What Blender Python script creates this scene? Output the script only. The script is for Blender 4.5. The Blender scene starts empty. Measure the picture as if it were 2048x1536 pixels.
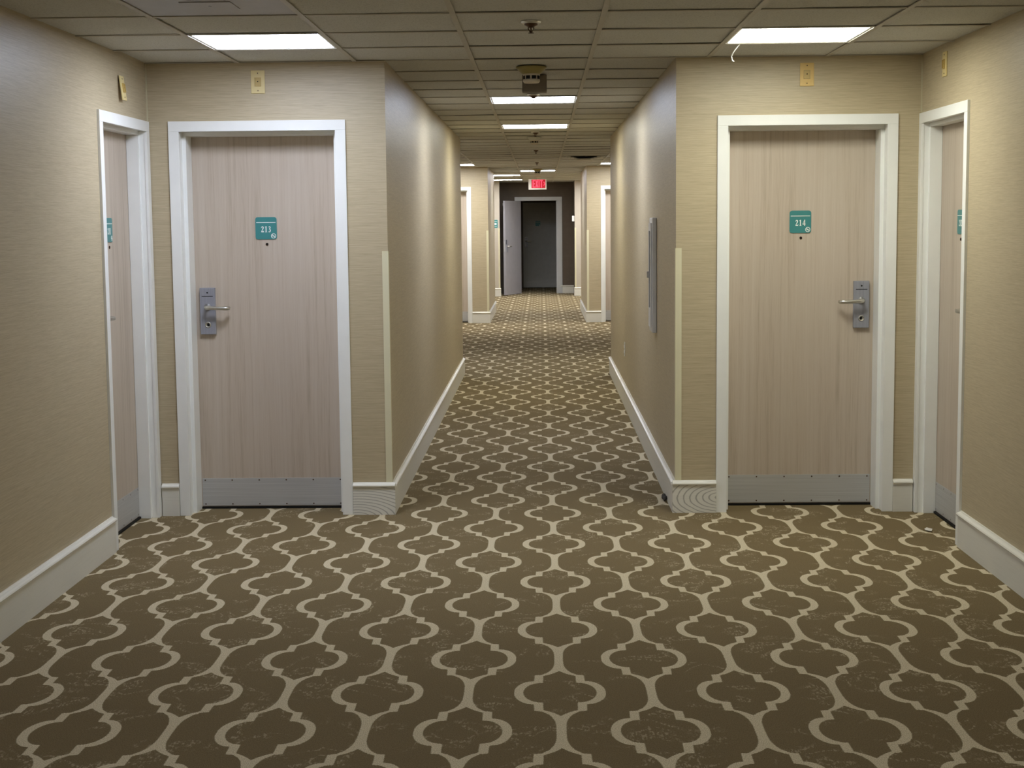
import bpy, bmesh, math, random
from mathutils import Vector, Matrix
random.seed(7)
COL = bpy.context.scene.collection
R = math.radians

# ------------------------------------------------------------------ measured layout (metres)
H = 2.44            # ceiling
CAMH = 1.5867
D1, D2, D3, DS, D4, D5, D6 = 8.263, 15.978, 24.177, 27.45, 32.81, 34.0, 36.8
XCL, XCR = -0.824, 0.724          # narrow corridor
XL, XR = -2.1016, 2.0233          # wide bays
Y0 = -2.6
C0, G, RW = -1.607, 0.6254, 0.61  # ceiling grid
WT = 2.62

# ------------------------------------------------------------------ mesh helpers
class MB:
    def __init__(s): s.v = []; s.f = []; s.smooth = []
    def add(s, vs, fs, smooth=False):
        n = len(s.v); s.v += [tuple(v) for v in vs]
        for f in fs: s.f.append(tuple(i + n for i in f)); s.smooth.append(smooth)
        return s
    def box(s, a, b, bev=0):
        (x0, y0, z0), (x1, y1, z1) = a, b
        if bev <= 0:
            vs = [(x0,y0,z0),(x1,y0,z0),(x1,y1,z0),(x0,y1,z0),(x0,y0,z1),(x1,y0,z1),(x1,y1,z1),(x0,y1,z1)]
            return s.add(vs, [(0,3,2,1),(4,5,6,7),(0,1,5,4),(1,2,6,5),(2,3,7,6),(3,0,4,7)])
        bm = bmesh.new()
        bmesh.ops.create_cube(bm, size=1)
        for v in bm.verts:
            v.co = Vector(((x0+x1)/2 + v.co.x*(x1-x0), (y0+y1)/2 + v.co.y*(y1-y0), (z0+z1)/2 + v.co.z*(z1-z0)))
        bmesh.ops.bevel(bm, geom=list(bm.edges), offset=bev, segments=2, profile=.6, affect='EDGES')
        bm.verts.index_update()
        s.add([v.co for v in bm.verts], [[v.index for v in f.verts] for f in bm.faces]); bm.free()
        return s
    def prism(s, poly, y0, y1):
        """polygon of (x,z) pushed from y0 (front) to y1"""
        n = len(poly)
        vs = [(x, y0, z) for x, z in poly] + [(x, y1, z) for x, z in poly]
        fs = [tuple(range(n)), tuple(range(2*n-1, n-1, -1))] + [((i+1) % n, i, i+n, (i+1) % n + n) for i in range(n)]
        return s.add(vs, fs)
    def ribbon(s, pts, ws, y0, y1):
        L = []; Rr = []
        for i, (x, z) in enumerate(pts):
            a = pts[max(i-1, 0)]; b = pts[min(i+1, len(pts)-1)]
            dx, dz = b[0]-a[0], b[1]-a[1]; l = math.hypot(dx, dz) or 1
            w = ws[i] / 2
            L.append((x - dz/l*w, z + dx/l*w)); Rr.append((x + dz/l*w, z - dx/l*w))
        for i in range(len(pts)-1):
            s.prism([Rr[i], Rr[i+1], L[i+1], L[i]], y0, y1)
        return s
    def lathe(s, prof, c=(0,0,0), n=32, axis='z', smooth=True):
        vs = []; fs = []
        for r, h in prof:
            for k in range(n):
                a = 2*math.pi*k/n
                p = (r*math.cos(a), r*math.sin(a), h) if axis == 'z' else (r*math.cos(a), h, r*math.sin(a))
                vs.append((p[0]+c[0], p[1]+c[1], p[2]+c[2]))
        m = len(prof)
        for j in range(m-1):
            for k in range(n):
                fs.append((j*n+k, j*n+(k+1) % n, (j+1)*n+(k+1) % n, (j+1)*n+k))
        s.add(vs, fs, smooth)
        s.add([vs[k] for k in range(n)], [tuple(range(n))]); s.add([vs[(m-1)*n+k] for k in range(n)], [tuple(range(n))])
        return s
    def tube(s, pts, rad, n=12):
        pts = [Vector(p) for p in pts]; m = len(pts)
        if not isinstance(rad, (list, tuple)): rad = [rad]*m
        up = Vector((0, 0, 1)); vs = []; fs = []
        for i, p in enumerate(pts):
            d = (pts[min(i+1, m-1)] - pts[max(i-1, 0)]).normalized()
            u = up if abs(d.dot(up)) < .95 else Vector((1, 0, 0))
            a = d.cross(u).normalized(); b = a.cross(d)
            for k in range(n):
                t = 2*math.pi*k/n
                vs.append(p + a*math.cos(t)*rad[i] + b*math.sin(t)*rad[i])
        for i in range(m-1):
            for k in range(n): fs.append((i*n+k, i*n+(k+1) % n, (i+1)*n+(k+1) % n, (i+1)*n+k))
        s.add(vs, fs, True)
        s.add([vs[k] for k in range(n)], [tuple(range(n))]); s.add(vs[(m-1)*n:], [tuple(range(n))])
        return s
    def build(s, name, mat, parent=None, loc=None, label=None, cat=None, group=None, kind=None):
        me = bpy.data.meshes.new(name); me.from_pydata(s.v, [], s.f)
        bm = bmesh.new(); bm.from_mesh(me); bmesh.ops.recalc_face_normals(bm, faces=bm.faces); bm.to_mesh(me); bm.free()
        me.polygons.foreach_set('use_smooth', s.smooth)
        me.update()
        me.materials.append(mat)
        o = bpy.data.objects.new(name, me); COL.objects.link(o)
        if parent: o.parent = parent
        if loc: o.location = loc
        tag(o, label, cat, group, kind)
        return o
def tag(o, label=None, cat=None, group=None, kind=None):
    if label: o['label'] = label
    if cat: o['category'] = cat
    if group: o['group'] = group
    if kind: o['kind'] = kind
def thing(name, loc, rz, label, cat, group=None, kind=None):
    o = bpy.data.objects.new(name, None); COL.objects.link(o)
    o.empty_display_size = .1
    o.location = loc; o.rotation_euler = (0, 0, rz); tag(o, label, cat, group, kind)
    return o
def bez(p0, p1, p2, n=8):
    return [tuple((1-t)**2*a + 2*t*(1-t)*b + t*t*c for a, b, c in zip(p0, p1, p2)) for t in [i/n for i in range(n+1)]]
def rrect(w, h, r, n=5, cx=0, cz=0):
    P = []
    for sx, sz, a0 in ((1,1,0),(-1,1,90),(-1,-1,180),(1,-1,270)):
        for k in range(n+1):
            a = R(a0 + 90*k/n); P.append((cx + sx*(w/2-r) + r*math.cos(a), cz + sz*(h/2-r) + r*math.sin(a)))
    return P

# ------------------------------------------------------------------ materials
def srgb(r, g, b):
    f = lambda c: (c/12.92 if c <= .04045 else ((c+.055)/1.055)**2.4)
    return (f(r/255), f(g/255), f(b/255), 1)
class NT:
    def __init__(s, name):
        s.m = bpy.data.materials.new(name); s.m.use_nodes = True
        s.t = s.m.node_tree; s.b = s.t.nodes['Principled BSDF']
    def n(s, typ, **kw):
        nd = s.t.nodes.new(typ)
        for k, v in kw.items(): setattr(nd, k, v)
        return nd
    def link(s, a, b): s.t.links.new(a, b)
    def put(s, sock, val):
        if hasattr(val, 'is_output'): s.link(val, sock)
        else: sock.default_value = val
    def math(s, op, a, b=None, c=None, clamp=False):
        nd = s.n('ShaderNodeMath', operation=op); nd.use_clamp = clamp
        s.put(nd.inputs[0], a)
        if b is not None: s.put(nd.inputs[1], b)
        if c is not None: s.put(nd.inputs[2], c)
        return nd.outputs[0]
    def coord(s): return s.n('ShaderNodeTexCoord').outputs['Object']
    def mapped(s, scale, loc=(0,0,0), src=None):
        nd = s.n('ShaderNodeMapping'); s.link(src or s.coord(), nd.inputs[0])
        nd.inputs['Scale'].default_value = scale; nd.inputs['Location'].default_value = loc
        return nd.outputs[0]
    def noise(s, vec, scale=1, detail=3, rough=.5, dist=0):
        nd = s.n('ShaderNodeTexNoise'); s.link(vec, nd.inputs['Vector'])
        nd.inputs['Scale'].default_value = scale; nd.inputs['Detail'].default_value = detail
        nd.inputs['Roughness'].default_value = rough; nd.inputs['Distortion'].default_value = dist
        return nd.outputs['Fac']
    def ramp(s, fac, stops):
        nd = s.n('ShaderNodeValToRGB'); s.link(fac, nd.inputs[0])
        el = nd.color_ramp.elements
        while len(el) < len(stops): el.new(.5)
        for e, (p, c) in zip(el, stops): e.position = p; e.color = c
        return nd.outputs['Color']
    def mix(s, fac, a, b):
        nd = s.n('ShaderNodeMix', data_type='RGBA'); s.put(nd.inputs[0], fac); s.put(nd.inputs[6], a); s.put(nd.inputs[7], b)
        return nd.outputs[2]
    def smooth(s, x, a, b):
        nd = s.n('ShaderNodeMapRange', interpolation_type='SMOOTHSTEP'); s.put(nd.inputs[0], x)
        nd.inputs[1].default_value = a; nd.inputs[2].default_value = b
        return nd.outputs[0]
    def bump(s, h, dist, strength=1):
        nd = s.n('ShaderNodeBump'); nd.inputs['Strength'].default_value = strength; nd.inputs['Distance'].default_value = dist
        s.link(h, nd.inputs['Height']); s.link(nd.outputs[0], s.b.inputs['Normal'])
    def fin(s, col=None, rough=.5, metal=0, spec=.5):
        if col is not None: s.put(s.b.inputs['Base Color'], col)
        s.put(s.b.inputs['Roughness'], rough); s.b.inputs['Metallic'].default_value = metal
        s.b.inputs['Specular IOR Level'].default_value = spec
        return s.m
def plain(name, col, rough=.5, metal=0, spec=.5, var=.06, scale=9):
    t = NT(name); f = t.noise(t.mapped((1,1,1)), scale, 4)
    lo = tuple(c*(1-var) for c in col[:3]) + (1,); hi = tuple(min(1, c*(1+var)) for c in col[:3]) + (1,)
    return t.fin(t.ramp(f, [(.3, lo), (.7, hi)]), rough, metal, spec)
def emit(name, col, strength, base=(.8,.8,.8,1)):
    t = NT(name)
    t.b.inputs['Base Color'].default_value = base
    t.b.inputs['Emission Color'].default_value = col; t.b.inputs['Emission Strength'].default_value = strength
    return t.m

def wallpaper():
    t = NT('wallpaper'); c = t.coord()
    fine = t.noise(t.mapped((13, 13, 400), src=c), 1, 4, .6)
    mid = t.noise(t.mapped((4, 4, 170), src=c), 1, 3, .5)
    blot = t.noise(t.mapped((1, 1, 1), src=c), 2.2, 2)
    f = t.math('ADD', t.math('MULTIPLY', fine, .6), t.math('MULTIPLY', mid, .4))
    base = t.ramp(f, [(.26, WP[0]), (.5, WP[1]), (.74, WP[2])])
    base = t.mix(t.math('MULTIPLY', blot, .12), base, (.42, .34, .22, 1))
    t.bump(f, .0009, .6)
    return t.fin(base, .42, 0, .5)
def door_wood():
    t = NT('pale_oak_veneer'); c = t.coord()
    warp = t.noise(t.mapped((3, 3, .5), src=c), 1, 2)
    comb = t.n('ShaderNodeCombineXYZ'); sp = t.n('ShaderNodeSeparateXYZ'); t.link(c, sp.inputs[0])
    t.link(t.math('ADD', sp.outputs[0], t.math('MULTIPLY', warp, .05)), comb.inputs[0]); t.link(sp.outputs[1], comb.inputs[1]); t.link(sp.outputs[2], comb.inputs[2])
    g = t.noise(t.mapped((62, 62, 1.1), src=comb.outputs[0]), 1, 4, .65)
    h = t.noise(t.mapped((16, 16, .55), src=comb.outputs[0]), 1, 3, .6)
    p = t.noise(t.mapped((160, 160, 9), src=c), 1, 2)
    f = t.math('ADD', t.math('MULTIPLY', g, .45), t.math('ADD', t.math('MULTIPLY', h, .4), t.math('MULTIPLY', p, .15)))
    t.bump(g, .0004, .3)
    return t.fin(t.ramp(f, [(.30, DW[0]), (.48, DW[1]), (.66, DW[2])]), .5, 0, .35)
def whitewash(rings=True):
    t = NT('whitewashed_oak' if rings else 'whitewashed_oak_straight'); c = t.coord()
    w = t.n('ShaderNodeTexWave', wave_type='RINGS', rings_direction='SPHERICAL', wave_profile='SIN')
    sp = t.n('ShaderNodeSeparateXYZ'); t.link(c, sp.inputs[0]); cb = t.n('ShaderNodeCombineXYZ')
    t.link(t.math('ABSOLUTE', t.math('ADD', sp.outputs[0], .02)), cb.inputs[0]); t.link(sp.outputs[1], cb.inputs[1]); t.link(t.math('ADD', sp.outputs[2], t.math('MULTIPLY', t.math('LESS_THAN', sp.outputs[0], 0), .10)), cb.inputs[2])
    t.link(t.mapped((9, .45, 21), (-8.95, -3.72, -1.75), src=cb.outputs[0]), w.inputs['Vector'])
    w.inputs['Scale'].default_value = 1.0; w.inputs['Distortion'].default_value = 1.6; w.inputs['Detail'].default_value = 3; w.inputs['Detail Scale'].default_value = 1.2
    st = t.noise(t.mapped((5, 5, 160), src=c), 1, 4, .6)
    g = t.smooth(w.outputs['Fac'], .0, .3) if rings else 1.0
    f = t.math('MULTIPLY', t.math('ADD', t.math('MULTIPLY', g, .75), .25), t.math('ADD', t.math('MULTIPLY', st, .5), .55))
    return t.fin(t.ramp(f, [(.12, srgb(160,158,149)), (.45, srgb(206,204,194)), (.8, srgb(222,220,210))]), .45, 0, .4)
def tile_mat():
    t = NT('mineral_fibre_tile'); c = t.coord()
    sp = t.noise(t.mapped((1,1,1), src=c), 160, 4, .7)
    bl = t.noise(t.mapped((1.5,1.5,1), src=c), 1.3, 3)
    col = t.ramp(sp, [(.33, srgb(156,156,150)), (.45, srgb(204,204,198)), (.7, srgb(212,212,206))])
    col = t.mix(t.math('MULTIPLY', bl, .3), col, srgb(174,169,156))
    t.bump(sp, .002, .5)
    return t.fin(col, .9, 0, .2)
def brushed(name, col, rough=.38, axis='x', metal=1):
    t = NT(name); sc = (2, 2, 300) if axis == 'x' else (300, 300, 2)
    f = t.noise(t.mapped(sc), 1, 3)
    lo = tuple(x*.82 for x in col[:3]) + (1,)
    t.bump(f, .0003, .25)
    return t.fin(t.ramp(f, [(.3, lo), (.7, col)]), rough, metal)

def carpet():
    t = NT('patterned_carpet'); c = t.coord()
    sp = t.n('ShaderNodeSeparateXYZ'); t.link(c, sp.inputs[0])
    wob = t.noise(t.mapped((1,1,1), src=c), 170, 2); wob2 = t.noise(t.mapped((1,1,1), (3,5,0), src=c), 170, 2)
    x = t.math('ADD', sp.outputs[0], t.math('MULTIPLY', t.math('SUBTRACT', wob, .5), .006))
    y = t.math('ADD', sp.outputs[1], t.math('MULTIPLY', t.math('SUBTRACT', wob2, .5), .010))
    PX, PY = .3095, .8015
    xi = t.math('DIVIDE', t.math('SUBTRACT', x, .053), PX)
    i = t.math('ROUND', xi)
    u = t.math('MULTIPLY', t.math('ABSOLUTE', t.math('SUBTRACT', xi, i)), PX)
    yy = t.math('SUBTRACT', t.math('SUBTRACT', y, 5.053), t.math('MULTIPLY', i, PY/2))
    yq = t.math('DIVIDE', yy, PY)
    tt = t.math('MULTIPLY', t.math('ABSOLUTE', t.math('SUBTRACT', yq, t.math('ROUND', yq))), 2.0)   # 0 at the lobe centre, 1 at the neck
    def curve(pts):
        nd = t.n('ShaderNodeFloatCurve'); t.link(tt, nd.inputs['Value'])
        cv = nd.mapping.curves[0]
        P = [(a/.4, b/.16) for a, b in pts]
        cv.points[0].location = P[0]; cv.points[-1].location = P[-1]
        for q in P[1:-1]: cv.points.new(*q)
        for q in cv.points: q.handle_type = 'VECTOR'
        nd.mapping.update()
        return t.math('MULTIPLY', nd.outputs[0], .16)
    E1 = [(0,1),(.03,.972),(.055,.903),(.075,.81),(.09,.711),(.102,.604),(.112,.484),(.119,.368),(.124,.248)]
    wo = curve([(a, .088+.068*b) for a, b in E1] + [(.128,.088),(.197,.086),(.202,.061),(.212,.0545),(.23,.0405),(.257,.0295),(.285,.0222),(.315,.0175),(.35,.0158),(.4,.0155)])
    wi = t.math('SUBTRACT', curve([(a*.855, .070+.065*b) for a, b in E1] + [(.1095,.069),(.1125,.068),(.186,.067),(.193,.061),(.205,.045),(.225,.0265),(.245,.0125),(.257,0),(.3,0),(.4,0)]), .0105)
    e = .0022
    mo = t.smooth(t.math('SUBTRACT', wo, u), -e, e)
    mi = t.smooth(t.math('SUBTRACT', u, wi), -e, e)
    m = t.math('MULTIPLY', mo, mi)
    # faint scrolls woven into the ground
    sc = t.noise(t.mapped((1,1,1), (9,2,0), src=c), 5.5, 2, .5, 1.2)
    ln = t.math('SUBTRACT', 1, t.smooth(t.math('ABSOLUTE', t.math('SUBTRACT', sc, .5)), .006, .05))
    br = t.smooth(t.noise(t.mapped((1, .35, 1), src=c), 120, 2), .46, .6)
    pt = t.smooth(t.noise(t.mapped((1,1,1), (4,4,0), src=c), 4, 1), .46, .56)
    scroll = t.math('MULTIPLY', t.math('MULTIPLY', ln, br), t.math('MULTIPLY', pt, .36))
    tuft = t.noise(t.mapped((1, .5, 1), src=c), 330, 2, .6)
    blot = t.noise(t.mapped((1,1,1), src=c), 1.4, 4, .6)
    ground = t.ramp(tuft, [(.3, CG[0]), (.7, CG[1])])
    ground = t.mix(t.math('MULTIPLY', blot, .35), ground, CG[2])
    line = t.ramp(tuft, [(.3, CL[0]), (.7, CL[1])])
    col = t.mix(scroll, ground, line)
    col = t.mix(m, col, line)
    hgt = t.math('ADD', t.math('MULTIPLY', m, .35), tuft)
    t.bump(hgt, .004, .6)
    return t.fin(col, .95, 0, .1)

WP = [srgb(162,148,119), srgb(184,170,140), srgb(201,188,159)]
DW = [srgb(164,149,131), srgb(191,177,160), srgb(199,187,172)]
CG = [srgb(104,91,65), srgb(140,123,92), srgb(108,92,64)]
CL = [srgb(176,164,135), srgb(232,219,190)]
M = {}
M['wall'] = wallpaper(); M['wood'] = door_wood(); M['oak'] = whitewash(); M['oak_long'] = whitewash(False); M['tile'] = tile_mat(); M['carpet'] = carpet()
M['frame'] = plain('white_gloss_paint', srgb(236,237,233), .32, 0, .5, .02)
M['cap'] = plain('white_cap_paint', srgb(234,232,222), .25, 0, .5, .02)
M['tee'] = plain('painted_steel_tee', srgb(180,175,162), .5, 0, .4, .04)
M['steel'] = brushed('brushed_steel', srgb(196,196,194), .45, 'x', .2)
M['lock'] = brushed('satin_lock_metal', srgb(160,161,170), .42, 'z', .3)
M['lever'] = plain('satin_lever_metal', srgb(205,203,196), .3, 1, .5, .04)
M['black'] = plain('black_void', srgb(14,13,12), .6, 0, .3)
M['teal'] = plain('teal_sign', srgb(62,134,134), .4, 0, .5, .04)
M['white'] = plain('white_lettering', srgb(238,244,240), .5)
M['ivory'] = plain('ivory_plastic', srgb(222,204,146), .4, 0, .5, .03)
M['almond'] = plain('almond_plastic', srgb(216,184,112), .4, 0, .5, .03)
M['cream'] = plain('cream_vinyl', srgb(216,210,178), .4, 0, .5, .02)
M['yellowed'] = plain('yellowed_plastic', srgb(150,138,84), .45, 0, .5, .05)
M['detector'] = plain('aged_white_plastic', srgb(206,196,176), .4, 0, .5, .03)
M['grey'] = plain('grey_metal_box', srgb(122,112,98), .55, 0, .4, .05)
M['diffuser_metal'] = plain('grey_enamel', srgb(150,146,142), .4, .0, .5, .05)
M['cabinet'] = plain('cabinet_enamel', srgb(222,223,222), .35, 0, .5, .03)
M['glass'] = plain('dark_glazing', srgb(38,44,46), .08, 0, .6)
M['darkwall'] = plain('dark_brown_paint', srgb(98,87,76), .6, 0, .3, .06)
M['greydoor'] = plain('grey_painted_door', srgb(168,166,172), .45, 0, .4, .04)
M['darkdoor'] = plain('charcoal_door', srgb(186,187,184), .5, 0, .4, .05)
M['greyframe'] = plain('pale_grey_frame', srgb(190,192,194), .4, 0, .5, .03)
M['dust'] = plain('grey_lint', srgb(52,46,38), .9)
M['paper'] = plain('white_scrap', srgb(220,215,205), .8)
M['pale'] = plain('pale_wall_paint', srgb(190,181,166), .5, 0, .4, .03)
M['bezel'] = plain('aged_ivory_plastic', srgb(196,170,104), .4, 0, .5, .03)
M['caulk'] = plain('caulk_line', srgb(198,190,160), .5)
M['copper'] = plain('dark_bronze', srgb(84,62,46), .4, .6)
L_COOL, L_WARM = (.89, .965, 1.16, 1), (.985, .99, .88, 1)
LS = 18.0
M['panel_cool'] = emit('lit_panel_cool', L_COOL, LS)
M['panel_warm'] = emit('lit_panel_warm', L_WARM, LS)
M['panel_bright'] = emit('lit_panel_bright', (.98, .985, 1.0, 1), LS*1.7)
M['exit_red'] = emit('lit_red_letters', (1, .07, .13, 1), 1.0, (.5,.03,.05,1))
M['exit_face'] = emit('lit_red_face', (1, .0, .025, 1), .26, (.3,.01,.02,1))

# ------------------------------------------------------------------ shell
def wall(name, boxes, label, mat='wall'):
    m = MB()
    for a, b in boxes: m.box(a, b)
    return m.build(name, M[mat], None, label=label, cat='wall', kind='structure')
fl = MB(); ny = 1
fl.add([(-2.6,Y0-.1,0),(2.6,Y0-.1,0),(2.6,D6+.2,0),(-2.6,D6+.2,0)], [(0,1,2,3)])
fl.build('floor', M['carpet'], None, label='brown carpet with a cream quatrefoil trellis running down the hallway', cat='carpet', kind='structure')

# ceiling: every tile an inset slab above the bars
LIGHTS = [  # column, row (cells from the near door wall), colour
    (0, -2, 'cool'), (4, -2, 'warm'), (2, 4, 'cool'), (2, 9, 'warm'), (0, 24, 'bright'), (4, 24, 'bright'), (2, 29, 'cool'), (1, 33, 'bright'), (1, 38, 'bright'),
    (0, 14, 'cool'), (4, 14, 'warm'), (4, 33, 'warm'), (4, 38, 'bright'), (0, -12, 'cool'), (4, -12, 'warm'), (2, -17, 'cool')]
SAG = (3, 20); VENT = (0, -4)
skip = {(c, r) for c, r, _ in LIGHTS} | {SAG, VENT}
cm = MB(); tt = .006
r_lo, r_hi = -18, 47
for r in range(r_lo, r_hi):
    for c in range(-2, 7):
        if (c, r) in skip: continue
        x0, x1 = C0 + c*G, C0 + (c+1)*G; y0, y1 = D1 + r*RW, D1 + (r+1)*RW
        j = [random.uniform(-.0012, .003) for _ in range(4)]
        if (c, r) == (-1, -1): j = [.012, .020, .002, .0]
        if (c, r) == (5, -1): j = [.010, .004, .0, .0]
        if (c, r) == (-1, -2): j = [.002, .010, .0, .0]
        z = H + tt
        cm.add([(x0,y0,z+j[0]),(x1,y0,z+j[1]),(x1,y1,z+j[2]),(x0,y1,z+j[3])], [(0,1,2,3)])
ceil = cm.build('ceiling', M['tile'], None, label='suspended ceiling of stained mineral tiles over the whole hallway', cat='ceiling', kind='structure')
tb = MB(); hw = .012
for c in range(-2, 8):
    x = C0 + c*G; tb.box((x-hw, D1+r_lo*RW, H), (x+hw, D1+r_hi*RW, H+.004)); tb.box((x-.001, D1+r_lo*RW, H+.004), (x+.001, D1+r_hi*RW, H+.03))
tb.build('ceiling_runner', M['tee'], ceil)
tb = MB()
for r in range(r_lo, r_hi):
    y = D1 + r*RW; tb.box((C0-2*G, y-hw, H+.0006), (C0+7*G, y+hw, H+.0046))
tb.build('ceiling_cross_tee', M['tee'], ceil)

OH = .43   # half opening cut in the wall for a door
CLX, CRX = -1.513, 1.421
def door_wall(name, y, xa, xb, cx, th, label):
    wall(name, [((xa, y, 0), (cx-OH, y+th, WT)), ((cx+OH, y, 0), (xb, y+th, WT)), ((cx-OH, y, 2.09), (cx+OH, y+th, WT))], label)
door_wall('wall_front_left', D1, XL-.3, XCL, CLX, .24, 'tan papered wall around door 213, left of the corridor mouth')
door_wall('wall_front_right', D1, XCR, XR+.3, CRX, .24, 'tan papered wall around door 214, right of the corridor mouth')
SL, SR = 7.79, 7.806   # side doors, centre along the bay walls
wall('wall_left', [((XL-.3, Y0, 0), (XL, SL-.43, WT)), ((XL-.3, SL+.43, 0), (XL, D1, WT)), ((XL-.3, SL-.43, 2.09), (XL, SL+.43, WT))], 'tan grasscloth wall along the left edge, beside the doorway at the corner')
wall('wall_right', [((XR, Y0, 0), (XR+.3, SR-.43, WT)), ((XR, SR+.43, 0), (XR+.3, D1, WT)), ((XR, SR-.43, 2.09), (XR+.3, SR+.43, WT))], 'tan grasscloth wall along the right edge, beside the doorway at the corner')
wall('wall_back', [((XL-.3, Y0-.2, 0), (XR+.3, Y0, WT))], 'tan papered wall closing the bay behind the viewer')
wall('wall_corridor_left', [((XCL-.14, D1+.24, 0), (XCL, D2, WT))], 'left papered wall of the narrow corridor beyond door 213')
wall('wall_corridor_right', [((XCR, D1+.24, 0), (XCR+.14, D2, WT))], 'right papered wall of the narrow corridor, carrying the metal cabinet')
wall('wall_bay_left', [((XL-.2, D2-.14, 0), (XCL-.14, D2, WT)), ((XL-.2, D2, 0), (XL, D3, WT))], 'left papered wall of the second bay, mostly hidden behind the corridor')
wall('wall_bay_right', [((XCR+.14, D2-.14, 0), (XR+.2, D2, WT)), ((XR, D2, 0), (XR+.2, D3, WT))], 'right papered wall of the second bay, mostly hidden behind the corridor')
door_wall('wall_far_left', D3, XL-.2, XCL, CLX-.05, .24, 'tan wall with a door frame, far left end of the corridor')
door_wall('wall_far_right', D3, XCR, XR+.2, CRX, .24, 'tan wall with a door frame, far right end of the corridor')
wall('wall_pier_left', [((XCL-.14, D3+.24, 0), (XCL, DS, WT)), ((XL-.2, DS-.14, 0), (XCL-.14, DS, WT)), ((XL-.2, DS, 0), (XL, D4, WT))], 'short papered wall running back from the far left door wall')
wall('wall_pier_right', [((XCR, D3+.24, 0), (XCR+.14, DS+.4, WT)), ((XCR+.14, DS+.26, 0), (XR+.2, DS+.4, WT)), ((XR, DS+.4, 0), (XR+.2, D4, WT))], 'short papered wall running back from the far right door wall')
PL, PR = -.875, .724
wall('wall_strip_left', [((XL-.2, D4, 0), (PL, D4+.16, WT))], 'pale wall strip left of the far lobby opening, bearing a teal sign', 'pale')
wall('wall_strip_right', [((PR, D4, 0), (XR+.2, D4+.16, WT))], 'pale wall strip right of the far lobby opening', 'pale')
FD = -.049   # far frame centre
wall('wall_end', [((-1.3, D5, 0), (FD-.42, D5+.14, WT)), ((FD+.42, D5, 0), (1.2, D5+.14, WT)), ((FD-.42, D5, 2.05), (FD+.42, D5+.14, WT)),
                  ((-1.3, D4+.16, 0), (PL-.1, D5, WT)), ((PR+.0, D4+.16, 0), (PR+.14, D5, WT))], 'dark brown end wall of the hallway around the grey door frame', 'darkwall')
wall('wall_vestibule', [((-1.2, D5+.14, 0), (-.95, D6+.2, WT)), ((.85, D5+.14, 0), (1.1, D6+.2, WT)),
                        ((-.95, D6-.06, 0), (-.43, D6+.2, WT)), ((.385, D6-.06, 0), (.85, D6+.2, WT)), ((-.43, D6-.06, 2.05), (.385, D6+.2, WT)), ((-.43, D6+.1, 0), (.385, D6+.2, 2.05))], 'dark walls of the unlit vestibule seen through the end doorway', 'darkwall')

# skirtings ----------------------------------------------------------
BH, BT = .152, .018
def skirting(name, a, b, n, label):
    """from a to b along the wall line, n = outward normal (into the hallway)"""
    (x0, y0), (x1, y1) = a, b; nx, ny = n
    root = MB().box((min(x0, x1, x0+nx*BT, x1+nx*BT), min(y0, y1, y0+ny*BT, y1+ny*BT), 0), (max(x0, x1, x0+nx*BT, x1+nx*BT), max(y0, y1, y0+ny*BT, y1+ny*BT), BH)).build(name, M['oak' if 'front' in name else 'oak_long'], None, label=label, cat='baseboard', kind='structure')
    prof = [(0, BH+.0005), (BT+.001, BH+.0005), (BT+.007, BH+.003), (BT+.009, BH+.009), (BT+.006, BH+.015), (BT-.002, BH+.019), (BT-.009, BH+.021), (BT-.012, BH+.026), (0, BH+.026)]
    e = BT*.0
    vs = []
    for (x, y) in ((x0, y0), (x1, y1)):
        for d, z in prof: vs.append((x+nx*d, y+ny*d, z))
    k = len(prof)
    fs = [(i, (i+1) % k, (i+1) % k + k, i+k) for i in range(k)] + [tuple(range(k)), tuple(range(2*k-1, k-1, -1))]
    MB().add(vs, fs).build('baseboard_cap', M['cap'], root)
    return root
c = BT
skirting('baseboard_left', (XL, Y0), (XL, 7.323), (1, 0), 'tall whitewashed baseboard along the left edge wall')
skirting('baseboard_right', (XR, Y0), (XR, 7.339), (-1, 0), 'tall whitewashed baseboard along the right edge wall')
skirting('baseboard_front_left', (CLX+.4765, D1), (XCL+c, D1), (0, -1), 'short grained baseboard between door 213 and the corridor corner')
skirting('baseboard_front_right', (XCR-c, D1), (CRX-.4785, D1), (0, -1), 'short grained baseboard between the corridor corner and door 214')
skirting('baseboard_stub_left', (XL+.017, D1), (CLX-.4765, D1), (0, -1), 'narrow baseboard piece squeezed between the two left door frames')
skirting('baseboard_stub_right', (CRX+.4785, D1), (XR-.017, D1), (0, -1), 'narrow baseboard piece squeezed between the two right door frames')
skirting('baseboard_corridor_left', (XCL, D1), (XCL, D2), (1, 0), 'whitewashed baseboard receding along the left corridor wall')
skirting('baseboard_corridor_right', (XCR, D1), (XCR, D2), (-1, 0), 'whitewashed baseboard receding along the right corridor wall')
skirting('baseboard_far_left', (CLX+.4265, D3), (XCL+c, D3), (0, -1), 'pale baseboard right of the far left door frame')
skirting('baseboard_far_right', (XCR-c, D3), (CRX-.4785, D3), (0, -1), 'pale baseboard left of the far right door frame')
skirting('baseboard_pier_left', (XCL, D3), (XCL, DS), (1, 0), 'baseboard running back from the far left door wall')
skirting('baseboard_pier_right', (XCR, D3), (XCR, DS+.4), (-1, 0), 'baseboard running back from the far right door wall')
skirting('baseboard_strip_left', (XL, D4), (PL+c, D4), (0, -1), 'white baseboard block left of the far lobby opening')
skirting('baseboard_strip_right', (PR-c, D4), (XR, D4), (0, -1), 'white baseboard block right of the far lobby opening')
skirting('baseboard_end', (FD+.48, D5), (PR, D5), (0, -1), 'grey baseboard on the dark end wall right of the far frame')
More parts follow.
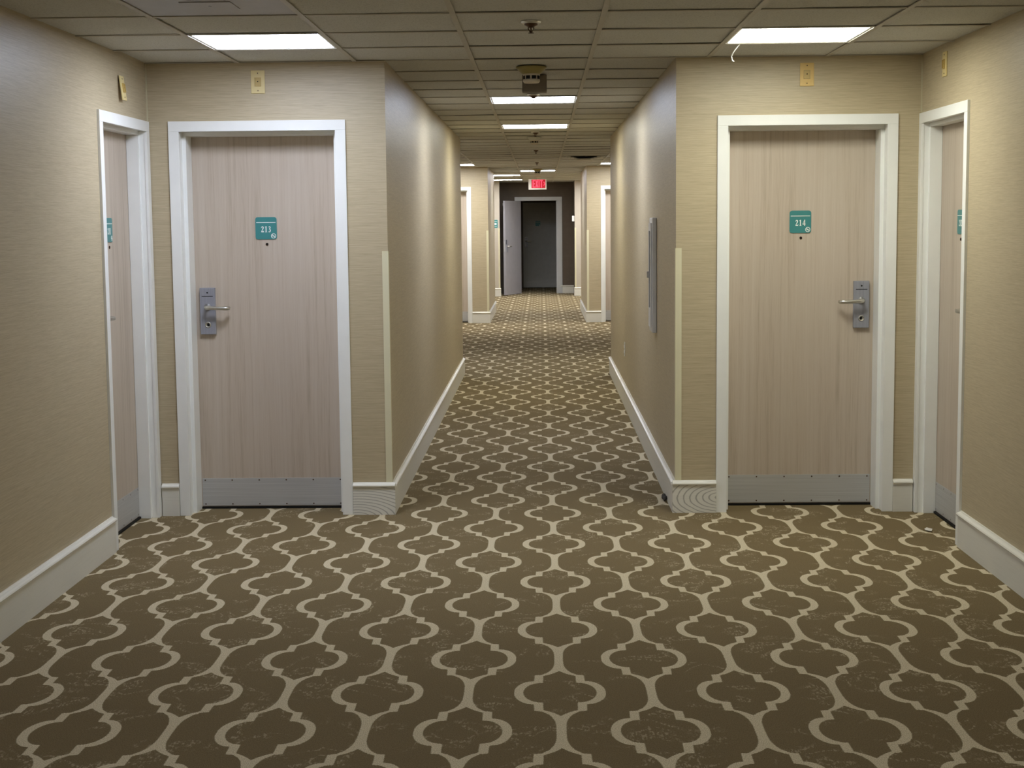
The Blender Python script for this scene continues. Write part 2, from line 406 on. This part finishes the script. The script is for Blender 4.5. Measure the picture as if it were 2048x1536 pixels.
for i, (x, y, z0, lab) in enumerate([(XL+.003, D1-.003, 2.14, 'thin caulk line in the ceiling-high corner above the left side door'), (XR-.003, D1-.003, 2.14, 'thin caulk line in the ceiling-high corner above the right side door')]):
    MB().box((x-.004, y-.004, z0), (x+.004, y+.004, H)).build('trim_%d' % (i+1), M['caulk'], None, label=lab, cat='trim', kind='structure')

# ------------------------------------------------------------------ lettering
def digit(m, ch, x, z, s, y0, y1):
    P = lambda pts: [(x+a*s, z+b*s) for a, b in pts]
    W = lambda ws: [w*s for w in ws]
    if ch == '1':
        m.prism(P([(.17,.03),(.33,.03),(.33,1),(.27,1),(.05,.88),(.05,.83),(.17,.86)]), y0, y1); m.prism(P([(.06,0),(.44,0),(.44,.05),(.06,.05)]), y0, y1)
    elif ch == '2':
        m.ribbon(P([(.06,.70),(.09,.83),(.17,.93),(.27,.93),(.35,.86),(.36,.72),(.31,.56),(.20,.36),(.05,.10)]), W([.05,.07,.09,.13,.16,.17,.14,.10,.06]), y0, y1)
        m.prism(P([(.03,0),(.45,0),(.49,.27),(.45,.27),(.40,.17),(.05,.15)]), y0, y1)
    elif ch == '3':
        m.ribbon(P([(.06,.80),(.13,.91),(.23,.95),(.32,.88),(.34,.75),(.28,.62),(.18,.55)]), W([.05,.07,.10,.14,.15,.11,.06]), y0, y1)
        m.ribbon(P([(.18,.54),(.31,.49),(.37,.35),(.35,.17),(.25,.05),(.14,.04),(.06,.10)]), W([.06,.11,.16,.16,.12,.10,.11]), y0, y1)
    elif ch == '4':
        m.ribbon(P([(.34,.97),(.05,.29)]), W([.08,.07]), y0, y1)
        m.prism(P([(.01,.22),(.50,.22),(.50,.36),(.01,.36)]), y0, y1); m.prism(P([(.28,0),(.43,0),(.43,1),(.28,1)]), y0, y1)
def number(parent, text, y, cz, name='number'):
    m = MB(); s = .033; w = .0195
    x = -w*len(text)/2
    for ch in text: digit(m, ch, x+.0015, cz, s, y-.001, y+.0006); x += w
    return m.build(name, M['white'], parent)
def room_sign(root, text, y, cx, cz):
    """teal plate, its white rule, number and no-smoking mark; y = surface it is fixed on"""
    s = MB().prism(rrect(.118, .122, .014), y-.004, y+.0003).build('room_sign', M['teal'], root, loc=(cx, 0, cz))
    tag(s, 'teal number plate with white lettering')
    MB().box((-.053, y-.005, .030), (.053, y-.0035, .0335)).build('sign_rule', M['white'], s)
    if text: number(s, text, y-.004, -.022)
    m = MB(); k = 24; r0, r1 = .0105, .0138
    ox, oz = .0405, -.0425
    ring = []
    for i in range(k):
        a, b = 2*math.pi*i/k, 2*math.pi*(i+1)/k
        m.prism([(ox+r0*math.cos(a), oz+r0*math.sin(a)), (ox+r1*math.cos(a), oz+r1*math.sin(a)), (ox+r1*math.cos(b), oz+r1*math.sin(b)), (ox+r0*math.cos(b), oz+r0*math.sin(b))], y-.005, y-.0035)
    m.ribbon([(ox-.0085, oz+.0085), (ox+.0085, oz-.0085)], [.0032, .0032], y-.005, y-.0035)
    m.box((ox-.008, y-.0048, oz-.0022), (ox+.005, y-.0035, oz+.0008)); m.box((ox+.0058, y-.0048, oz-.0022), (ox+.0075, y-.0035, oz+.0008))
    m.build('no_smoking_mark', M['white'], s)
    return s

# ------------------------------------------------------------------ doors
def lock_set(root, x, y, sgn, zc=1.111):
    """tall card-lock escutcheon; lever reaches towards sgn"""
    lk = MB().box((x-.0425, y-.022, zc-.129), (x+.0425, y, zc+.129), .003).build('lock_plate', M['lock'], root)
    tag(lk, 'grey metal card lock plate')
    MB().lathe([(.0045, y-.0228), (.0045, y-.02)], (x, 0, zc+.102), 14, 'y').build('indicator_light', M['black'], lk)
    MB().box((x-.031, y-.0228, zc+.0805), (x+.031, y-.02, zc+.0845)).build('card_slot', M['black'], lk)
    MB().lathe([(.017, y-.02), (.017, y-.0235), (.0155, y-.025), (.0105, y-.025), (.0105, y-.0225)], (x, 0, zc-.076), 24, 'y').build('keyhole_ring', M['lever'], lk)
    MB().lathe([(.0095, y-.0245), (.0095, y-.021)], (x+.004*sgn, 0, zc-.074), 18, 'y').build('keyhole', M['black'], lk)
    lv = MB()
    lv.lathe([(.019, y-.02), (.019, y-.028), (.014, y-.032), (.012, y-.04)], (x, 0, zc+.022), 24, 'y')
    pts = [(x, y-.03, zc+.022), (x, y-.055, zc+.022)] + bez((x, y-.06, zc+.022), (x, y-.072, zc+.022), (x+sgn*.02, y-.073, zc+.020), 5)[1:] + \
          [(x+sgn*.06, y-.073, zc+.018), (x+sgn*.10, y-.072, zc+.017)] + bez((x+sgn*.108, y-.071, zc+.017), (x+sgn*.122, y-.07, zc+.017), (x+sgn*.124, y-.045, zc+.017), 5)
    lv.tube(pts, [.0115, .0115] + [.0115]*5 + [.0105, .0105] + [.0105, .0105, .0105, .0105, .010, .009], 14)
    lv.build('lever_handle', M['lever'], lk)
    return lk
def door(name, loc, rz, half, number_text, lock_side, d, ds, label, stop=.018, top=2.137, fm='frame', lm='wood', kick=True, sign=True, sx=0.0, zl=1.111, zs=1.5645):
    """local x along the wall, y into the wall; half = half outer casing width"""
    t = thing(name, loc, rz, label, 'door', None, 'structure')
    ci = half - .057; zi = top - .055
    f = MB(); pr = -.013
    for s in (-1, 1):
        a, b = sorted((s*half, s*ci)); f.box((a, pr, 0), (b, .003, zi), .002)
        a, b = sorted((s*(ci+.003), s*(ci+.010))); f.box((a, .0, 0), (b, d+.03, zi+.003))                      # rebate face
        a, b = sorted((s*(ci+.008), s*(ci-stop))); f.box((a, ds, 0), (b, d, zi-stop), .0015)                  # stop
    f.box((-half, pr, zi), (half, .003, top), .002); f.box((-ci-.01, 0, zi+.003), (ci+.01, d+.03, zi+.010)); f.box((-ci-.008, ds, zi-stop), (ci+.008, d, zi+.008), .0015)
    f.build('frame', M[fm], t)
    lw = ci - stop + .014
    leaf = MB().box((-lw, d+.001, .012), (lw, d+.045, zi-stop+.012)).build('leaf', M[lm], t)
    if kick:
        k = MB().box((-ci+stop+.004, d-.0012, .016), (ci-stop-.004, d+.001, .172)).build('kick_plate', M['steel'], t)
        tag(k, 'brushed steel kick plate')
        s = MB()
        for i in range(6):
            for z in (.026, .161):
                s.lathe([(.0042, d-.0026), (.003, d-.0032)], ((i-2.5)*(ci-stop-.02)/2.5, 0, z), 10, 'y')
        s.build('kick_plate_screw', M['copper'], k)
    if sign: room_sign(t, number_text, d+.001, sx, zs)
    MB().lathe([(.0075, d-.003), (.0075, d+.002)], (sx+.003, 0, zs-.0875), 16, 'y').build('peephole_ring', M['copper'], t)
    MB().lathe([(.005, d-.0035), (.005, d)], (sx+.003, 0, zs-.0875), 12, 'y').build('peephole', M['black'], t)
    if lock_side: lock_set(t, lock_side*.335*(half-.075)/.4025, d+.001, -lock_side, zl)
    MB().box((-ci, d-.01, 0), (ci, d+.045, .011)).build('gap_shade_strip', M['black'], t)  # black strip filling the gap below the leaf, standing in for its shade
    return t
door('door_1', (CLX, D1, 0), 0, .475, '213', -1, .2, .07, 'pale oak hotel door numbered 213 in a white frame, left of the corridor')
door('door_2', (CRX, D1, 0), 0, .478, '214', 1, .2, .07, 'pale oak hotel door numbered 214 in a white frame, right of the corridor', zl=1.117, zs=1.571)
door('door_3', (XL, SL, 0), R(90), .465, '211', -1, .095, .03, 'white-framed oak door in the left side wall, seen edge-on beside door 213')
door('door_4', (XR, SR, 0), R(-90), .465, '212', 1, .095, .03, 'white-framed oak door in the right side wall, seen edge-on beside door 214')
door('door_5', (CLX-.05, D3, 0), 0, .475, '', 0, .2, .07, 'far door in a white frame on the left, only its right edge showing past the corridor wall', sign=False)
door('door_6', (CRX, D3, 0), 0, .478, '', 0, .2, .07, 'far door in a white frame on the right, only its left edge showing past the corridor wall', sign=False)
# end frame with its leaf standing open
t7 = thing('door_7', (FD, D5, 0), 0, 'open grey door in a pale grey frame at the very end of the hallway', 'door', None, 'structure')
f = MB()
for s in (-1, 1):
    a, b = sorted((s*.523, s*.412)); f.box((a, -.02, 0), (b, .02, 2.045), .003)
    a, b = sorted((s*.43, s*.405)); f.box((a, .0, 0), (b, .15, 2.06)); a, b = sorted((s*.42, s*.39)); f.box((a, .07, 0), (b, .11, 2.05))
f.box((-.523, -.02, 2.045), (.523, .02, 2.125), .003); f.box((-.42, 0, 2.04), (.42, .15, 2.055))
f.build('frame', M['greyframe'], t7)
ang = math.atan2(-.93, -.335)
leaf = MB().box((0, -.022, .012), (.97, .022, 2.035)).build('leaf', M['greydoor'], t7)
leaf.location = (-.405, -.035, 0); leaf.rotation_euler = (0, 0, ang); tag(leaf, 'grey door leaf swung open towards the hallway')
lk = MB().box((.84, .022, .93), (.92, .036, 1.2), .003).build('lock_plate', M['lock'], leaf)
MB().lathe([(.014, 0), (.014, .03), (.010, .034), (.010, .045)], (.88, .036, 1.06), 16, 'y').tube([(.88, .07, 1.06), (.87, .085, 1.06), (.84, .09, 1.06), (.77, .088, 1.055)], .011, 12).build('lever_handle', M['lever'], leaf)
MB().box((.905, .0225, 1.1), (.938, .030, 1.2)).build('dead_bolt_cover', M['black'], leaf)
MB().box((.9702, -.012, .95), (.9725, .012, 1.17)).build('edge_plate', M['steel'], leaf)
MB().box((.80, -.046, 1.93), (.93, -.022, 1.985), .004).build('door_closer', M['lever'], leaf)
# closed door inside the vestibule
t8 = thing('door_8', (-.022, D6, 0), 0, 'closed charcoal door with steel kick plate inside the dark vestibule', 'door', None, 'structure')
MB().box((-.40, .0, .012), (.398, .044, 2.036)).build('leaf', M['darkdoor'], t8)
tag(MB().box((-.33, -.002, .03), (.385, .001, .2)).build('kick_plate', M['steel'], t8), 'brushed steel kick plate')
room_sign(t8, '', 0, -.045, 1.54)
lock_set(t8, -.33, 0, 1, 1.1)

# ------------------------------------------------------------------ ceiling lights
LL = {(0,-2): 'square white LED ceiling panel above door 213', (4,-2): 'square LED ceiling panel above door 214, trailing a short white wire',
      (2,4): 'nearer of the two square LED ceiling panels inside the narrow corridor', (2,9): 'farther of the two square LED ceiling panels inside the narrow corridor',
      (0,24): 'distant ceiling panel above the far left door, cut by the corridor wall', (4,24): 'distant ceiling panel above the far right door, cut by the corridor wall',
      (2,29): 'distant ceiling panel split in two by the smoke detector before the exit sign', (1,33): 'upper of the two distant ceiling panels left of the exit sign',
      (1,38): 'lower of the two distant ceiling panels left of the exit sign, above the open door'}
HID = {(4,38): 'added unseen ceiling panel behind the far right wall, brightening the pale wall strips', (0,14): 'ceiling panel hidden behind the left corridor wall', (4,14): 'ceiling panel hidden behind the right corridor wall', (4,33): 'ceiling panel hidden behind the right pier wall',  # panel nearest the end is added to brighten the far wall strips
       (0,-12): 'left ceiling panel behind the viewer', (4,-12): 'right ceiling panel behind the viewer', (2,-17): 'rearmost ceiling panel behind the viewer'}
def light(c, r, tone):
    x, y = C0 + (c+.5)*G, D1 + (r+.5)*RW
    t = thing('ceiling_light', (x, y, H), 0, LL.get((c, r)) or HID[(c, r)], 'ceiling light', 'square LED ceiling panels')
    a, b = G/2-.013, RW/2-.013
    fr = MB(); w = .013
    fr.box((-a, -b, .0046), (a, -b+w, .02)); fr.box((-a, b-w, .0046), (a, b, .02)); fr.box((-a, -b+w, .0046), (-a+w, b-w, .02)); fr.box((a-w, -b+w, .0046), (a, b-w, .02))
    fr.build('light_frame', M['frame'], t)
    MB().box((-a, -b, .021), (a, b, .06)).build('light_housing', M['tee'], t)
    MB().box((-a+w, -b+w, .0038), (a-w, b-w, .012)).build('light_diffuser', M['panel_'+tone], t)
for a in LIGHTS: light(*a)

# lay-in diffuser next to the left light
vx, vy = C0 + (VENT[0]+.5)*G, D1 + (VENT[1]+.5)*RW
v = thing('ceiling_vent', (vx, vy, H), 0, 'grey metal ceiling vent with a small square centre plate, above the left light panel', 'air vent')
a, b = G/2-.013, RW/2-.013
MB().box((-a, -b, .0046), (a, b, .012)).build('face_panel', M['diffuser_metal'], v)
MB().box((-.10, -.10, .0018), (.10, .10, .0044), .0008).box((-.05, -.05, .0028), (.05, .05, .0048)).build('centre_plate', M['diffuser_metal'], v)
MB().lathe([(.006, .0005), (.006, .0019)], (0, 0, 0), 12).build('screw', M['lock'], v)

# sagging tile
sx, sy = C0 + SAG[0]*G, D1 + SAG[1]*RW
m = MB(); n = 14; nyy = 6
vs = []; fs = []
for j in range(nyy+1):
    for i in range(n+1):
        u = i/n; w = 1 - j/nyy
        rag = random.uniform(-.006, .006) if j == 0 else 0
        z = H + .006 - .052*math.sin(math.pi*min(1, max(0, (u-.06)/.9)))**1.3 * w**1.4 + rag*.8
        vs.append((.013 + u*(G-.026), .035 + rag + (RW-.05)*j/nyy, z - H))
k = (n+1)
for j in range(nyy):
    for i in range(n): fs.append((j*k+i, j*k+i+1, (j+1)*k+i+1, (j+1)*k+i))
top = [(x, y+.006, z+.014) for x, y, z in vs]; N = len(vs)
m.add(vs + top, fs + [tuple(q+N for q in f[::-1]) for f in fs] + [(i, i+1, i+1+N, i+N) for i in range(n)])
m.build('ceiling_tile', M['tile'], None, loc=(sx, sy, H), label='sagging broken ceiling tile with a dark gap along its front edge, far right of the hall', cat='ceiling tile')
tile_o = bpy.context.scene.collection.objects['ceiling_tile']
m = MB()
for i in range(n):
    if i in (0, 4, 5, 6, 7, 8): continue
    (xa, ya, za), (xb, yb2, zb2) = vs[i], vs[i+1]; hh = random.uniform(.010, .022)
    m.box((xa, min(ya, yb2)-.008, min(za, zb2)-.003), (xb-.006, min(ya, yb2)-.001, min(za, zb2)+hh))
m.build('torn_edge', M['frame'], tile_o)

# ------------------------------------------------------------------ detectors, sprinklers, exit sign
def detector(x, y, label, k=1, base='yellowed', mat='detector'):
    t = thing('smoke_detector', (x, y, H), 0, label, 'smoke detector', 'ceiling smoke detectors'); t.scale = (k, k, k)
    MB().lathe([(.084, .0), (.086, -.006), (.080, -.012), (.058, -.034), (.048, -.040)], n=40).build('mounting_base', M[base], t)
    MB().lathe([(.046, -.038), (.047, -.048), (.043, -.0485), (.043, -.0685), (.047, -.069), (.047, -.080), (.041, -.088), (.02, -.090)], n=40).build('sensor_head', M[mat], t)
    s = MB()
    for q9 in range(8):
        a = 2*math.pi*(q9+.42)/8; h = .29
        p = [(.0445*math.cos(a-h), .0445*math.sin(a-h)), (.0462*math.cos(a), .0462*math.sin(a)), (.0445*math.cos(a+h), .0445*math.sin(a+h))]
        s.add([(q[0], q[1], -.0495) for q in p] + [(q[0], q[1], -.068) for q in p], [(0, 1, 4, 3), (1, 2, 5, 4)])
    s.build('sensor_window', M['black'], t)
    return t
detector(-.045, 8.64, 'yellowed smoke detector with dark slots on the ceiling at the corridor mouth')
detector(-.058, 15.75, 'small smoke detector beyond the farther corridor ceiling panel', .85, 'tile')
detector(-.045, 25.2, 'distant smoke detector in front of the ceiling panel before the exit sign')
MB().box((-.102, 9.1, H-.098), (.042, 9.2, H), .004).build('ceiling_box', M['grey'], None, label='grey metal box on the ceiling just behind the nearest smoke detector', cat='electrical box')
def sprinkler(x, y, label):
    t = thing('sprinkler_head', (x, y, H), 0, label, 'sprinkler', 'ceiling sprinkler heads')
    MB().lathe([(.043, .004), (.043, -.003), (.036, -.008), (.026, -.006), (.024, .002)], n=32).build('escutcheon', M['lever'], t)
    MB().lathe([(.029, .002), (.029, -.013), (.016, -.019), (.008, -.024)], n=20).build('socket', M['copper'], t)
    s = MB()
    for q in (-1, 1): s.tube([(q*.010, 0, -.016), (q*.012, 0, -.028), (q*.004, 0, -.042)], .0025, 8)
    s.lathe([(.003, -.02), (.003, -.044)], n=10)
    s.build('frame_arms', M['copper'], t)
    MB().lathe([(.008, -.044), (.013, -.046), (.013, -.0475), (.004, -.048)], n=20).build('deflector', M['copper'], t)
sprinkler(-.035, 6.72, 'nearest ceiling sprinkler, recessed in the middle above the wide bay')
sprinkler(-.042, 10.52, 'ceiling sprinkler just before the nearer corridor panel')
sprinkler(-.043, 14.85, 'ceiling sprinkler just past the farther corridor panel')
sprinkler(-.049, 18.5, 'ceiling sprinkler level with the near side of the sagging tile')
sprinkler(-.046, 22.3, 'distant ceiling sprinkler beyond the sagging tile')

ex = thing('exit_sign', (-.055, 29.6, H), 0, 'red lit EXIT sign in a white housing hanging from the far ceiling', 'exit sign')
MB().lathe([(.055, 0), (.055, -.012), (.02, -.016), (.012, -.018), (.012, -.05)], n=24).build('canopy', M['detector'], ex)
hs = MB(); W2, z0, z1 = .172, -.245, -.045
hs.box((-W2, 0, z0), (W2, .05, z1)); hs.box((-W2, -.012, z0+.026), (-W2+.018, 0, z1-.010)); hs.box((W2-.018, -.012, z0+.026), (W2, 0, z1-.010)); hs.box((-W2, -.012, z0), (W2, 0, z0+.026)); hs.box((-W2, -.012, z1-.010), (W2, 0, z1))
hs.build('housing', M['cap'], ex)
MB().box((-.115, -.004, z0+.027), (.150, .0, z1-.011)).build('red_face', M['exit_face'], ex)
L = MB(); yb, yf = -.009, -.003; zb, zt = -.206, -.062; st = .02
def bar(x0, za, x1, zb_): L.box((x0, yb, za), (x1, yf, zb_))
x = -.094
bar(x, zb, x+st, zt)
for zz in (zb, (zb+zt)/2-st/2, zt-st): bar(x+st, zz, x+.048, zz+st)
x = -.037
L.ribbon([(x+.006, zb), (x+.042, zt)], [st, st], yb, yf); L.ribbon([(x+.006, zt), (x+.042, zb)], [st, st], yb+.0004, yf)
x = .020; bar(x, zb, x+st, zt)
x = .050; bar(x+.016, zb, x+.016+st, zt-st); bar(x, zt-st, x+.052, zt)
L.build('exit_letters', M['exit_red'], ex)
MB().ribbon([(.118, -.168), (.144, -.134), (.118, -.100)], [.016]*3, yb, yf).build('arrow', M['exit_red'], ex)

# ------------------------------------------------------------------ wall plates over the doors
def wall_plate(loc, rz, label, mat, tilt=0):
    t = thing('wall_plate', loc, rz, label, 'wall plate', 'notification plates above the doors')
    t.rotation_euler = (tilt, 0, rz)
    MB().box((-.037, -.007, -.061), (.037, -.0005, .061), .0025).build('cover_plate', M[mat], t)
    m = MB(); w, h = .017, .023
    m.box((-w, -.0145, -h), (w, -.0065, -h+.004)); m.box((-w, -.0145, h-.004), (w, -.0065, h)); m.box((-w, -.0145, -h+.004), (-w+.004, -.0065, h-.004)); m.box((w-.004, -.0145, -h+.004), (w, -.0065, h-.004))
    m.box((-w+.004, -.0085, -h+.004), (w-.004, -.0065, h-.004))
    m.build('lamp_bezel', M['bezel'], t)
    MB().lathe([(.0032, -.011), (.0032, -.008)], (0, 0, .002), 12, 'y').build('indicator_light', M['black'], t)
    for z in (-.046, .046): MB().lathe([(.003, -.0085), (.003, -.0065)], (0, 0, z), 10, 'y').build('screw', M['copper'], t)
wall_plate((-1.500, D1, 2.340), 0, 'ivory wall plate above door 213', 'ivory')
wall_plate((1.414, D1, 2.346), 0, 'orange-yellow wall plate above door 214', 'almond')
wall_plate((XL+.012, 7.745, 2.27), R(90), 'loose tilted ivory wall plate above the left side door', 'ivory', R(-7))
wall_plate((XR, 7.80, 2.347), R(-90), 'ivory-yellow wall plate above the right side door', 'ivory')

# corner guards -------------------------------------------------------
def guard(x, y, sx, label, top=1.437):
    """x,y = wall corner; sx = +1 when the corridor lies on the +x side"""
    a, w = .003, .031; z0 = BH + .0265
    m = MB()
    m.box((x-w if sx > 0 else x-a, y-a, z0), (x+a if sx > 0 else x+w, y-.0003, top))
    m.box((x+.0003 if sx > 0 else x-a, y-.0003, z0), (x+a if sx > 0 else x-.0003, y+w, top))
    m.build('corner_guard', M['cream'], None, label=label, cat='corner guard', group='cream corner guards')
guard(XCL, D1, 1, 'cream corner guard on the wall corner right of door 213')
guard(XCR, D1, -1, 'cream corner guard on the wall corner left of door 214')
guard(XCL, D3, 1, 'distant cream corner guard at the far left door wall', 1.454)
guard(XCR, D3, -1, 'distant cream corner guard at the far right door wall', 1.45)
guard(PL, D4, 1, 'most distant corner guard, beside the open grey door', 1.45)
guard(PR, D4, -1, 'most distant corner guard, on the right of the far lobby opening', 1.45)

# fire cabinet --------------------------------------------------------
fc = thing('extinguisher_cabinet', (XCR, 9.745, 1.243), R(-90), 'shallow white metal fire cabinet on the right corridor wall', 'fire cabinet')
w, h, p = .128, .36, .029
m = MB()
for s in (-1, 1):
    a, b = sorted((s*w, s*(w-.03))); m.box((a, -p, -h), (b, -.0005, h), .006)
m.box((-w+.03, -p+.0006, h-.035), (w-.03, -.0005, h-.0004), .006); m.box((-w+.03, -p+.0006, -h+.0004), (w-.03, -.0005, -h+.035), .006)
m.build('cabinet_frame', M['cabinet'], fc)
m = MB(); q = .033
m.box((-w+q, -p-.008, -h+q), (-w+q+.03, -.015, h-q), .002); m.box((w-q-.03, -p-.008, -h+q), (w-q, -.015, h-q), .002); m.box((-w+q+.03, -p-.008, h-q-.05), (w-q-.03, -.015, h-q)); m.box((-w+q+.03, -p-.008, -h+q), (w-q-.03, -.015, -h+q+.12))
m.build('cabinet_door', M['cabinet'], fc)
MB().box((-w+q+.028, -p-.004, -h+q+.118), (w-q-.028, -p+.002, h-q-.048)).build('cabinet_window', M['glass'], fc)
MB().box((-w+.04, -p-.02, -.02), (-w+.055, -p-.007, .02), .003).build('pull_handle', M['lever'], fc)

op = thing('outlet_plate', (XCR, 13.29, .478), R(-90), 'white outlet plate low on the right corridor wall', 'outlet')
MB().box((-.037, -.006, -.061), (.037, -.0005, .061), .002).build('cover_plate', M['cap'], op)
for z in (-.022, .022): MB().box((-.016, -.0085, z-.014), (.016, -.0055, z+.014), .002).build('socket', M['frame'], op)

wb = thing('wall_box', (PR, D4+.09, 1.64), R(-90), 'small white box on the right side of the far lobby opening', 'wall box')
MB().box((-.05, -.055, -.06), (.05, -.0005, .06), .004).build('box_body', M['frame'], wb)
MB().box((-.03, -.058, -.03), (.03, -.054, .03), .001).build('box_window', M['diffuser_metal'], wb)
sg = thing('wall_sign', (-.975, D4, 1.545), 0, 'small teal sign on the pale wall strip beside the open grey door', 'sign')
MB().prism(rrect(.12, .17, .012), -.006, -.0005).build('sign_plate', M['teal'], sg)
MB().box((-.05, -.0075, .045), (.05, -.0055, .05)).box((-.04, -.0075, -.055), (.04, -.0055, -.05)).box((-.03, -.0075, -.02), (.035, -.0055, .015)).build('sign_print', M['white'], sg)

MB().tube(bez((.985, 7.672, H+.003), (.955, 7.70, H-.03), (.951, 7.74, H-.05), 6) + [(.957, 7.75, H-.068), (.966, 7.752, H-.073)], .003, 8).build('hanging_wire', M['frame'], None, label='short white wire dangling from the light above door 214', cat='wire')
m = MB(); P = []
for k in range(9): P.append((.022*math.cos(k*.7)*random.uniform(.6, 1.1), .05*math.sin(k*.7)*random.uniform(.7, 1)))
m.add([(x, y, .002+random.uniform(0, .006)) for x, y in P] + [(0, 0, .012)], [(i, (i+1) % 9, 9) for i in range(9)])
m.build('paper_scrap', M['paper'], None, loc=(1.965, 7.73, .002), label='tiny white scrap on the carpet at the right side door', cat='litter')
m = MB(); random.seed(3)
pts = [(.0, -.09, .012), (.008, -.05, .02), (-.004, -.015, .014), (.006, .03, .02), (0, .08, .01)]
m.tube(pts, [.004, .014, .007, .012, .003], 8)
m.build('lint_clump', M['dust'], None, loc=(XCR-BT-.018, 8.66, -.002), label='dark lint clump on the carpet against the right corridor baseboard', cat='litter')

# ------------------------------------------------------------------ camera
pi, ya, ro = R(-6.0437), R(-1.1251), R(-.563)
fw = Vector((math.sin(ya)*math.cos(pi), math.cos(ya)*math.cos(pi), math.sin(pi)))
rt = Vector((math.cos(ya), -math.sin(ya), 0)); up = rt.cross(fw)
r2 = rt*math.cos(ro) + up*math.sin(ro); u2 = -rt*math.sin(ro) + up*math.cos(ro)
cam = bpy.data.objects.new('camera', bpy.data.cameras.new('camera')); COL.objects.link(cam)
mw = Matrix((r2, u2, -fw)).transposed().to_4x4(); mw.translation = (0, 0, CAMH)
cam.matrix_world = mw
cam.data.sensor_fit = 'HORIZONTAL'; cam.data.sensor_width = 36; cam.data.lens = 3064.8/2048*36
cam.data.clip_start = .05; cam.data.clip_end = 100
sc = bpy.context.scene; sc.camera = cam
w = bpy.data.worlds.new('world'); sc.world = w; w.use_nodes = True
w.node_tree.nodes['Background'].inputs[0].default_value = (0, 0, 0, 1)
sc.view_settings.view_transform = 'Standard'; sc.view_settings.look = 'None'; sc.view_settings.gamma = 1; sc.view_settings.use_curve_mapping = False
sc.view_settings.exposure = 0.42
sc.cycles.max_bounces = 10; sc.cycles.diffuse_bounces = 6; sc.cycles.glossy_bounces = 4
sc.cycles.use_denoising = True
